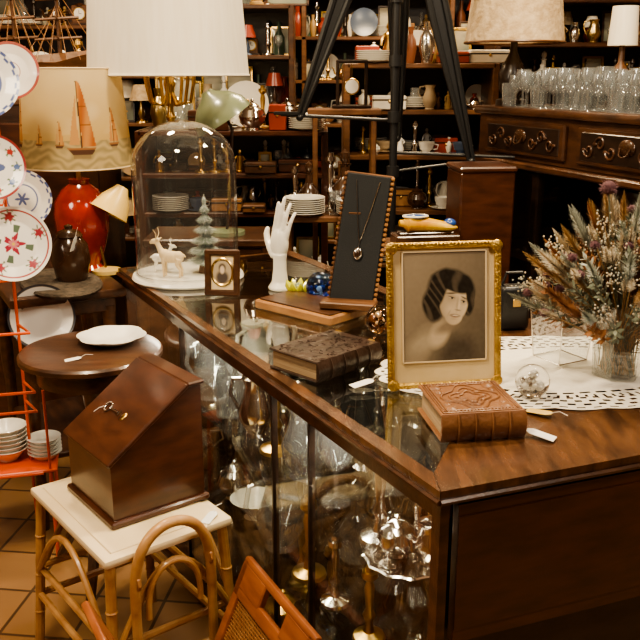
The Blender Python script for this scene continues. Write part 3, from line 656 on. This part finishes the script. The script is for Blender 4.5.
for i in range(6): b.lathe([(0,0),(.03,0),(.032,.006),(.062,.04),(.06,.041),(.03,.01),(0,.01)],WHT,at=(0,0,i*.014),seg=28)
for i in range(5): b.lathe([(0,0),(.03,0),(.05,.02),(.052,.022),(0,.01)],WHT,at=(.11,.01,i*.012),seg=28)
b.done((-.965,2.45,.3055))
# ---------------------------------------------------------------- hanging lamp, green lamp
b=B('pendant_lamp')
b.lathe([(0,-.16),(.010,-.155),(.018,-.14),(.010,-.12),(.014,-.06),(.022,-.03),(.012,.0),(.008,.03),(.008,1.42),(.05,1.43),(.05,1.45),(0,1.45)],BRS,seg=20)
for i in range(7):
    a=i*2*pi/7+.3; c,s_=math.cos(a),math.sin(a)
    b.tube([(0,0,-.04),(.03*c,.03*s_,-.10),(.07*c,.07*s_,-.09),(.085*c,.085*s_,-.02),(.085*c,.085*s_,.03)],.006,BRS,8); b.lathe([(0,0),(.024,.004),(.012,.012),(.011,.09),(0,.09)],CRM,at=(.085*c,.085*s_,.02),seg=12)
b.lathe([(.272-.030*i/10,.0+.42*i/10) for i in range(11)],SHD,seg=64); b.lathe([(.267-.030*i/10,.005+.41*i/10) for i in range(11)],SHD,seg=64)
for z,r in ((.0,.272),(.42,.242)): b.tube([(r*math.cos(i*pi/32),r*math.sin(i*pi/32),z) for i in range(64)],.004,SHD,5,closed=True)
for i in range(3): a=i*2*pi/3; b.tube([(0,0,.36),(.24*math.cos(a),.24*math.sin(a),.40)],.003,BRS,5)
b.done((-.515,3.05,1.45))
b=B('console_table'); b.box((0,0,.84),(.5,.3,.03),WD,.006)
for x in (-.22,.22):
    for y in (-.12,.12): b.box((x,y,.415),(.04,.04,.83),WD,.006)
b.box((0,0,.79),(.46,.26,.07),WD); b.done((-.42,3.34,0))
b=B('enamel_desk_lamp')
b.lathe([(0,0),(.07,0),(.07,.015),(.012,.02),(0,.02)],GRN,seg=24); b.tube([(0,0,.015),(.02,0,.2),(.03,0,.4),(-.02,0,.5)],.006,WK,8)
T=TR(-.01,-.04,.46,rx=.1,ry=-.55); b.lathe([(0,.09),(.02,.09),(.03,.075),(.07,.05),(.105,.01),(.115,-.03),(.112,-.03),(.10,.01),(.065,.045),(0,.07)],GRN,seg=32,T=T); b.ell((0,0,.02),.035,WHT,12,T=T)
b.done((-.36,3.30,.856))
# ---------------------------------------------------------------- stand
b=B('tripod_stand')
b.tube([(0,0,.02),(0,0,2.4)],.015,BLK,12); b.lathe([(0,0),(.13,0),(.13,.012),(.03,.025),(0,.025)],BLK,seg=32)
for z in (1.10,1.30,1.5,1.72): b.lathe([(.015,-.02),(.024,-.02),(.024,.02),(.015,.02)],BLK,at=(0,0,z),seg=14)
for q in (Vector((-.35,-.03,1.30)),Vector((.29,-.03,1.14)),Vector((.04,.30,1.2))):
    p=Vector((0,0,2.25)); n=Vector((1,0,0))
    for off in (-1,1): b.tube([p+n*off*.03,p.lerp(q,.55)+n*off*.028,q+n*off*.008],[.014,.013,.008],BLK,8)
    b.add([p+n*.03,p-n*.03,p.lerp(q,.6)-n*.026,q,p.lerp(q,.6)+n*.026],[(0,1,2,3,4)],BLK)
    b.ell(q,.014,BLK,10)
b.tube([(-.42,-.03,1.31),(-.05,-.0,1.29),(0,0,1.29)],.006,BLK,8); b.tube([(0,0,1.17),(.45,-.03,1.155)],.006,BLK,8); b.tube([(0,0,1.10),(.29,-.03,1.14)],.005,BLK,8); b.box((-.40,-.03,1.315),(.09,.03,.012),BLK,.003)
b.done((.275,3.28,0))
# ---------------------------------------------------------------- sideboard
SD=Vector((.34,-.94,0)); dn=Vector((.94,.34,0)); so=Vector((.64,3.53,0)); rs=math.atan2(SD.y,SD.x)
b=B('carved_sideboard'); Ls=1.25; Ds=.46; Hs=1.335
b.box((Ls/2,Ds/2,Hs-.015),(Ls+.04,Ds+.04,.03),WD,.008,seg=2); b.box((Ls/2,Ds/2,Hs-.11),(Ls,Ds,.165),WD,.004)
for i in range(2):
    x=.06+i*.59+.27; b.box((x,-.006,Hs-.11),(.52,.02,.125),WD,.006); b.box((x,-.014,Hs-.11),(.47,.010,.095),WK,.004)
    b.ell((x,-.022,Hs-.10),(.040,.007,.026),BRN,14); b.tube([(x-.025,-.028,Hs-.10),(x-.018,-.036,Hs-.122),(x,-.040,Hs-.128),(x+.018,-.036,Hs-.122),(x+.025,-.028,Hs-.10)],.003,BRN,6)
    for sg in (-1,1):
        for k in range(3):
            xc=x+sg*(.075+k*.055); zc=Hs-.11+(.012 if k%2 else -.010)
            b.tube([(xc+sg*.026*(1-q_/14)*math.cos(q_*.62),-.021,zc+.026*(1-q_/14)*math.sin(q_*.62)*(1 if k%2 else -1)) for q_ in range(13)],.0042,WD,6)
            b.ell((xc+sg*.026,-.021,zc),(.012,.004,.006),WD,8,rings=4)
b.box((Ls/2,-.012,Hs-.205),(Ls+.02,.05,.025),WD,.006)
b.box((Ls/2,Ds-.02,.56),(Ls,.02,1.08),WK); b.box((.02,Ds/2,.56),(.03,Ds,1.08),WK); b.box((Ls-.02,Ds/2,.56),(.03,Ds,1.08),WK)
for z in (.05,.45,.78): b.box((Ls/2,Ds/2,z),(Ls-.06,Ds-.04,.02),WK)
for x in (0.03,.42,.82,Ls-.03): b.box((x,.01,.56),(.04,.03,1.1),WK,.005)
b.box((Ls/2,.012,.56),(Ls-.06,.005,1.08),GL)
b.done((so.x,so.y,0),rz=rs)
def sbp(x,y): return so+SD*x+dn*y
b=B('drinking_glasses')
for i in range(24):
    for j in range(7):
        if i<3 and j>1: continue
        if j in (4,5) and 2<i<7: continue
        p=sbp(.15+i*.045+R.uniform(-.008,.008),.03+j*.062+R.uniform(-.008,.008))
        R.choice([goblet,goblet,tumbler])(b,p.x,p.y,Hs+.001,R.uniform(.7,.95),GC)
b.done()
b=B('parchment_table_lamp')
b.lathe([(0,0),(.06,0),(.06,.02),(.03,.03),(.05,.06),(.055,.12),(.03,.17),(.015,.2),(.012,.27),(0,.27)],WK,seg=20)
b.lathe([(.19-.03*i/16,.235+.26*i/16) for i in range(17)],SHB,seg=48); b.lathe([(.186-.03*i/16,.238+.25*i/16) for i in range(17)],SHB,seg=48)
b.tube([(.19*math.cos(i*pi/24),.19*math.sin(i*pi/24),.235) for i in range(48)],.005,WM,6,closed=True)
p=sbp(.06,.10); b.done((p.x,p.y,Hs+.001))
b=B('turned_table_lamp')
b.lathe([(0,0),(.05,0),(.05,.015),(.02,.03),(.035,.06),(.042,.09),(.03,.13),(.012,.16),(.01,.24),(0,.24)],WM,seg=20)
b.lathe([(.055-.008*i/8,.22+.14*i/8) for i in range(9)],SHD,seg=32); p=sbp(.3,.42); b.done((p.x,p.y,Hs+.001))
b=B('wooden_cabinet'); b.box((0,0,.57),(.19,.20,1.12),WR,.006); b.box((0,0,1.14),(.20,.21,.02),WR,.006); b.box((0,-.103,.38),(.15,.01,.48),WR,.008); b.ell((.055,-.105,.88),.008,BRS,8)
b.done((.565,3.05,0),rz=.1)
b=B('console_table'); b.box((0,0,.885),(.36,.22,.025),WM,.005)
for x in (-.15,.15):
    for y in (-.08,.08): b.box((x,y,.44),(.035,.035,.87),WM,.005)
b.done((.27,2.90,0))
b=B('ceramic_slipper'); SLK=mk('yellow_floral_glaze',(.80,.52,.04),.25,c2=(.60,.25,.03),scale=18,coat=.5)
def shoe(t): return -.09+.20*t, .036*(1-.25*math.sin(pi*t))*(1 if t<.9 else .85), (.062-.030*t if t<.5 else .047-.022*(t-.5)*2)
vs=[];fs=[];n=16;m_=14
for i in range(m_+1):
    t=i/m_; x,hw_,hh_=shoe(t); k_=math.sin(pi*min(1,max(0.04,t*1.0 if t<.12 else .5 if t<.85 else (1-t)/.3)))**.5 if (t<.12 or t>.85) else 1
    for j in range(n): a=2*pi*j/n; vs.append((x,hw_*k_*math.cos(a),hh_*.5*(1+math.sin(a)*k_)+.006))
for i in range(m_):
    for j in range(n): k=(j+1)%n; fs.append((i*n+j,i*n+k,(i+1)*n+k,(i+1)*n+j))
fs.append(tuple(range(n))); fs.append(tuple(m_*n+j for j in range(n))); b.add(vs,fs,SLK)
b.ell((-.035,0,.058),(.040,.024,.008),BLU,18); b.tube([(-.035+.042*math.cos(i*pi/12),.026*math.sin(i*pi/12),.060) for i in range(24)],.004,WHT,6,closed=True)
b.ell((.085,0,.034),(.022,.026,.016),BLU,14); b.box((0,0,.004),(.19,.05,.008),BRN,.003)
b.box((0,0,-.018),(.22,.10,.036),WD,.004)
o=b.done((.355,2.875,.935),rz=.15)
# ---------------------------------------------------------------- clutter kit
CO=[mk('g%d'%i,c,r_,me) for i,(c,r_,me) in enumerate([((.75,.72,.64),.25,0),((.26,.09,.04),.4,0),((.08,.11,.18),.25,0),((.40,.25,.10),.4,0),((.08,.06,.045),.4,0),((.5,.38,.24),.6,0),((.30,.05,.03),.3,0),((.10,.15,.10),.4,0),((.6,.45,.2),.3,1),((.8,.8,.78),.2,1),((.03,.03,.035),.3,0),((.75,.70,.6),.6,0)])]
def paint(u,v): return lin((.16,.18,.14),(.5,.45,.33),max(0,min(1,v*1.3-.2+.3*math.sin(u*5))))
def rc(): return R.choice(CO)
def clut(b,x0,x1,y,z,hm,T=None,kinds=None):
    x=x0
    while x<x1-.05:
        k=R.choice(kinds) if kinds else R.choice('vvbcpfxkgdtjcgkfp'); s=min(1.05,hm/.27)*R.uniform(.7,1.12); w=.08; cx=x+.05; yy=y+R.uniform(-.03,.03)
        if k=='v': r=R.uniform(.025,.05)*s; h=R.uniform(.12,.22)*s; b.lathe([(0,0),(r*.6,0),(r,h*.4),(r*.8,h*.65),(r*.35,h*.8),(r*.5,h),(r*.4,h),(0,h*.7)],rc(),at=(cx,yy,z),seg=14); w=r*2+.03
        elif k=='b': b.lathe([(0,0),(.03*s,0),(.032*s,.11*s),(.012*s,.15*s),(.012*s,.2*s),(0,.2*s)],R.choice([GC,CO[7],CO[1],GC]),at=(cx,yy,z),seg=12); w=.08
        elif k=='c':
            b.lathe([(0,0),(.05,.004),(.055,.008),(.02,.006),(.02,.012),(.036,.04),(.038,.055),(.036,.055),(.03,.02),(0,.015)],R.choice([WHT,WHT,CO[2],CO[5]]),at=(cx,yy,z),seg=16); b.tube([(cx+.035,yy,z+.045),(cx+.055,yy,z+.04),(cx+.05,yy,z+.022),(cx+.032,yy,z+.02)],.003,WHT,6); w=.12
        elif k=='s':
            for i in range(R.randint(3,8)): b.lathe([(0,0),(.045,0),(.08,.012),(.08,.014),(.045,.004),(0,.004)],WHT,at=(cx+.04,yy,z+i*.008),seg=24)
            w=.17
        elif k=='p': b.lathe([(0,0),(.05*s,0),(.09*s,.01),(.09*s,.013),(.05*s,.004),(0,.004)],R.choice([WHT,CO[0],CO[2],CO[3]]),seg=24,T=TR(cx+.03,yy+.04,z+.088*s,rx=pi/2-.2)); w=.17*s
        elif k in 'fF':
            fw=R.uniform(.08,.17)*s*(1.4 if k=='F' else 1); fh=fw*R.choice([1.3,.8,1.25]); T2=TR(cx+fw/2-.03,yy+(.05 if k=='F' else 0),z,rx=-.12); m=R.choice([GLD,WD,BRS,WK,GLD])
            for q in (((0,0,fh-.006),(fw,.012,.012)),((0,0,.006),(fw,.012,.012)),((-fw/2+.006,0,fh/2),(.012,.012,fh)),((fw/2-.006,0,fh/2),(.012,.012,fh))): b.box(q[0],q[1],m,.002,T=T2)
            b.grid(lambda u,v:((u-.5)*(fw-.02),.003,.01+v*(fh-.02)),8,8,VC,paint,T=T2); w=fw+.01
        elif k=='x': q=R.uniform(.07,.18); h=R.uniform(.05,.15)*s; b.box((cx+q/2-.04,yy,z+h/2),(q,.09,h),R.choice([WM,WL,CO[6],WR,CO[11],WD,CO[4]]),.004); b.box((cx+q/2-.04,yy,z+h*.7),(q+.004,.094,.006),WK,.001); b.ell((cx+q/2-.04,yy-.047,z+h*.6),.007,BRS,6,rings=4); w=q+.02
        elif k=='k': candlestick(b,cx,yy,z,s*1.1,R.choice([BRS,SIL,WK,BRS])); w=.07
        elif k=='g': goblet(b,cx,yy,z,s,GC,10); w=.06
        elif k=='d': decanter(b,cx,yy,z,s,R.choice([GC,BRN,WHT])); w=.10
        elif k=='t': prof_teapot(b,cx+.05,yy,z,s*.9,R.choice([WHT,SIL,BRS,BRN])); w=.18
        elif k=='j': jug(b,cx+.02,yy,z,s*.9,rc()); w=.12
        elif k=='h':
            T2=TR(cx,yy,z,rz=R.uniform(-.5,.5),s=s); m=R.choice([WHT,CO[11],BRS,CO[3],WHT]); b.lathe([(0,0),(.035,0),(.035,.012),(.028,.016),(.032,.04),(.018,.085),(.024,.115),(.008,.13),(0,.132)],m,seg=14,T=T2); b.ell((0,0,.145),(.013,.014,.017),m,10,T=T2); b.tube([(.02,0,.115),(.036,-.012,.09),(.018,-.024,.082)],.006,m,6,T=T2); b.tube([(-.02,0,.115),(-.036,-.01,.095),(-.040,-.01,.07)],.006,m,6,T=T2); w=.08
        elif k=='C':
            T2=TR(cx+.03,yy,z,s=s); b.box((0,0,.01),(.15,.08,.02),WD,.003,T=T2); b.box((0,0,.08),(.12,.06,.13),WM,.006,T=T2); b.lathe([(0,0),(.045,0),(.048,.004),(.045,.008),(0,.008)],BRS,seg=24,T=T2@TR(0,-.03,.085,rx=pi/2)); b.lathe([(0,.0085),(.038,.0085)],WHT,seg=24,T=T2@TR(0,-.03,.085,rx=pi/2)); b.box((0,-.040,.098),(.003,.001,.025),BLK,T=T2); b.box((.009,-.040,.085),(.018,.001,.003),BLK,T=T2); b.lathe([(0,.02),(.02,.015),(.05,0),(.05,-.004)],WD,seg=4,T=T2@TR(0,0,.145)); w=.17
        elif k=='l':
            b.lathe([(0,0),(.04,0),(.035,.01),(.012,.02),(.022,.06),(.01,.1),(.006,.16),(0,.16)],R.choice([BRS,WD,CO[2]]),seg=14,T=TR(cx+.03,yy,z,s=s)); b.lathe([(.075,.14),(.045,.24),(.043,.24),(.073,.14)],R.choice([SHD,SHB,CO[6]]),seg=20,T=TR(cx+.03,yy,z,s=s)); w=.15
        elif k=='B':
            n=R.randint(3,6); q=cx-.04
            for i in range(n):
                tk=R.uniform(.018,.035); h=R.uniform(.14,.2)*s; b.box((q+tk/2,yy,z+h/2),(tk,.11,h),R.choice([CO[1],CO[3],CO[6],CO[4],LEA]),.002); b.box((q+tk/2,yy-.056,z+h*.75),(tk*.8,.001,.006),GLD); q+=tk+.001
            w=q-cx+.05
        x+=w-.014
def shelf(name,x0,x1,y0,y1,zs,top,mat,kinds=None,back=None,rows=(.07,.20),post=0):
    b=B(name); W=x1-x0; D=y1-y0
    xs=[x0,x1]+[x0+W*(i+1)/(post+1) for i in range(post)]
    for x in xs: b.box((x,(y0+y1)/2,top/2),(.03,D,top),mat,.004)
    for z in zs+[top]: b.box(((x0+x1)/2,(y0+y1)/2,z-.011),(W,D,.022),mat,.004)
    b.box(((x0+x1)/2,y1,top/2),(W,.012,top),back or WK); b.box(((x0+x1)/2,y0+.01,.04),(W,.02,.08),mat)
    so_=b.done()
    c=B('shelf_contents'); lv=zs+[top]
    for i,z in enumerate(lv):
        hm=(lv[i+1]-z-.03) if i+1<len(lv) else .3
        for rr in rows: clut(c,x0+.03,x1-.06,y0+rr,z+.001,hm,kinds=kinds)
    c.done().parent=so_
AL='vbpfxkgdthxFhlkfvjsC'
shelf('bookcase',-.78,.02,3.75,4.1,[.3,.6,.87,1.04],1.22,WR,kinds='ctsvxjfkpdghxxfk',rows=(.06,.15,.25))
shelf('display_shelf',.12,.78,3.95,4.3,[.3,.6,.85,1.1,1.3],1.5,WM,kinds='ctpvxjfpsxghfxk',rows=(.06,.15,.25))
shelf('tall_cabinet',-1.75,-.92,3.55,3.95,[.3,.6,.9,1.12],1.38,WD,kinds='pptvxjfkdh')
shelf('wall_shelf_unit',-2.9,-1.0,5.7,6.1,[.4,.8,1.15,1.45,1.75,2.05],2.4,WM,kinds=AL,rows=(.06,.17,.28))
shelf('wall_shelf_unit',-.95,.75,5.6,6.0,[.4,.8,1.15,1.42,1.68,1.95],2.3,WM,kinds=AL+'B',rows=(.06,.17,.28),post=1)
shelf('wall_shelf_unit',.8,2.7,5.5,5.9,[.4,.8,1.15,1.42,1.7,2.0],2.4,WM,kinds=AL,rows=(.06,.17,.28))
shelf('open_rack',-.85,-.15,4.7,5.0,[.5,1.0,1.3,1.55],1.8,WD,kinds='vbfkgdlCjkhF',rows=(.06,.15,.23))
shelf('open_rack',.85,1.9,4.3,4.6,[.5,1.0,1.4,1.6],1.8,WD,kinds='vbfkgdlCjkhF',rows=(.06,.15,.23))
b=B('low_table'); b.box((0,0,.915),(.30,.24,.025),WM,.005)
for x in (-.12,.12):
    for y in (-.09,.09): b.lathe([(0,0),(.014,0),(.02,.3),(.014,.5),(.022,.8),(.022,.905),(0,.905)],WM,at=(x,y,0),seg=12)
b.done((-.01,3.40,0)); b=B('trinkets'); clut(b,-.15,.12,3.34,.929,.18,kinds='xcgfvsx'); clut(b,-.15,.12,3.45,.929,.25,kinds='dvkjbg'); b.done()
# model ship
b=B('model_sailing_ship')
b.add([(-.3,0,.12),(-.2,-.05,.1),(.15,-.05,.1),(.33,0,.15),(.15,.05,.1),(-.2,.05,.1),(-.24,0,.0),(.22,0,.0)],[(0,1,2,3,4,5),(0,6,1),(1,6,7,2),(2,7,3),(3,7,4),(4,7,6,5),(5,6,0)],WM)
b.box((0,0,-.02),(.4,.1,.02),WM,.004); b.box((-.1,0,0),(.02,.08,.04),WM); b.box((.1,0,0),(.02,.08,.04),WM)
for x,h in ((-.16,.30),(0,.36),(.16,.32)):
    b.tube([(x,0,.08),(x,0,h+.1)],[.010,.006],WM,6)
    for z in (.14,.21,.28,.35):
        if z<h+.03: b.tube([(x-.10+z*.1,-.015,z+.04),(x+.10-z*.1,-.015,z+.05)],.0055,WM,5); b.tube([(x,-.11+z*.08,z+.05),(x,.11-z*.08,z+.05)],.003,WM,5)
    for sx in (-1,1):
        for k in range(4): b.tube([(x,0,h*.98),(x+sx*(.03+.025*k),.045*(1 if k%2 else -1),.11)],.0013,WL,4)
b.tube([(.3,0,.14),(.45,0,.20)],.007,WM,6); b.tube([(.45,0,.20),(.16,0,.40),(0,0,.45),(-.16,0,.40),(-.3,0,.13)],.0014,WL,4)
for xa in (-.16,0,.16): b.tube([(xa,0,.36),(xa+.14,0,.14)],.0013,WL,4); b.tube([(xa,0,.30),(xa-.12,0,.13)],.0013,WL,4)
b.tube([(-.3,0,.13),(-.30,0,.22)],.004,WM,5)
b.done((-1.13,3.35,1.395),rz=.1)
b=B('pedestal_cabinet'); b.box((0,0,.68),(.62,.24,1.34),WD,.006); b.box((0,0,1.355),(.66,.26,.025),WM,.005)
for x in (-.15,.15): b.box((x,-.122,.68),(.27,.012,1.2),WR,.006); b.ell((x*.25,-.135,.75),.012,BRS,8)
b.done((-1.20,3.36,0))
b=B('pocket_watch_stand'); fr(b,.13,.19,.014,.02,WK); b.box((0,.03,.005),(.16,.1,.012),WK,.003)
b.lathe([(0,0),(.03,0),(.033,.006),(.03,.012),(0,.012)],BRS,seg=28,T=TR(0,0,.085,rx=pi/2)); b.lathe([(0,.0125),(.027,.0125)],WHT,seg=28,T=TR(0,0,.085,rx=pi/2)); b.tube([(0,0,.12),(0,0,.175)],.002,BRS,5)
b.done((.13,3.64,1.32))
b=B('plant_stand'); b.box((0,0,1.305),(.30,.16,.025),WM,.004)
for x in (-.12,.12):
    for y in (-.06,.06): b.box((x,y,.645),(.022,.022,1.29),WM,.004)
b.done((.10,3.65,0))
# ---------------------------------------------------------------- lights
def area(x,y,z,sz,e,c,rx=0,ry=0,sy=None,rz=0,name='ceiling_or_fill_light'):
    l=bpy.data.lights.new('L','AREA'); l.size=sz; l.energy=e; l.color=c
    if sy: l.shape='RECTANGLE'; l.size_y=sy
    o=bpy.data.objects.new(name,l); o.location=(x,y,z); o.rotation_euler=(rx,ry,rz); S.collection.objects.link(o)
warm=(1,.80,.53)
area(-.6,1.2,2.8,.3,54,warm,.15,-.1); area(.9,2.4,2.8,.25,58,warm); area(-.9,3.0,2.8,.25,40,warm); area(.3,4.5,2.8,.5,56,(1,.76,.46)); area(1.2,.6,2.7,.3,22,(1,.87,.7),.3,.3)
area(-1.8,4.8,2.8,.5,28,(1,.74,.46)); area(1.9,4.8,2.8,.5,30,(1,.76,.46)); area(-1.9,.9,2.2,.6,20,(1,.85,.64),math.radians(45),math.radians(-50))  # last one: low fill added at front left to brighten the vitrine side, stool and floor
lx,ly=K(.9,.06); area(lx,ly,H-.06,1.5,6,(1,.87,.68),sy=.02,rz=math.atan2(A[1],A[0]),name='added_vitrine_fill')  # added fill strip without a fixture, brightens the things inside the vitrine
w=bpy.data.worlds.new('w'); S.world=w; w.use_nodes=True; w.node_tree.nodes['Background'].inputs[0].default_value=(1,.83,.64,1); w.node_tree.nodes['Background'].inputs[1].default_value=.05
cam=bpy.data.cameras.new('cam'); co=bpy.data.objects.new('camera',cam); S.collection.objects.link(co); co.location=(0,0,1.45); co.rotation_euler=(math.radians(90-15.9),0,0)
cam.lens=48.375; cam.sensor_width=36; cam.clip_start=.05; S.camera=co
try: S.view_settings.look='AgX - Medium High Contrast'
except Exception as ex: print(ex)
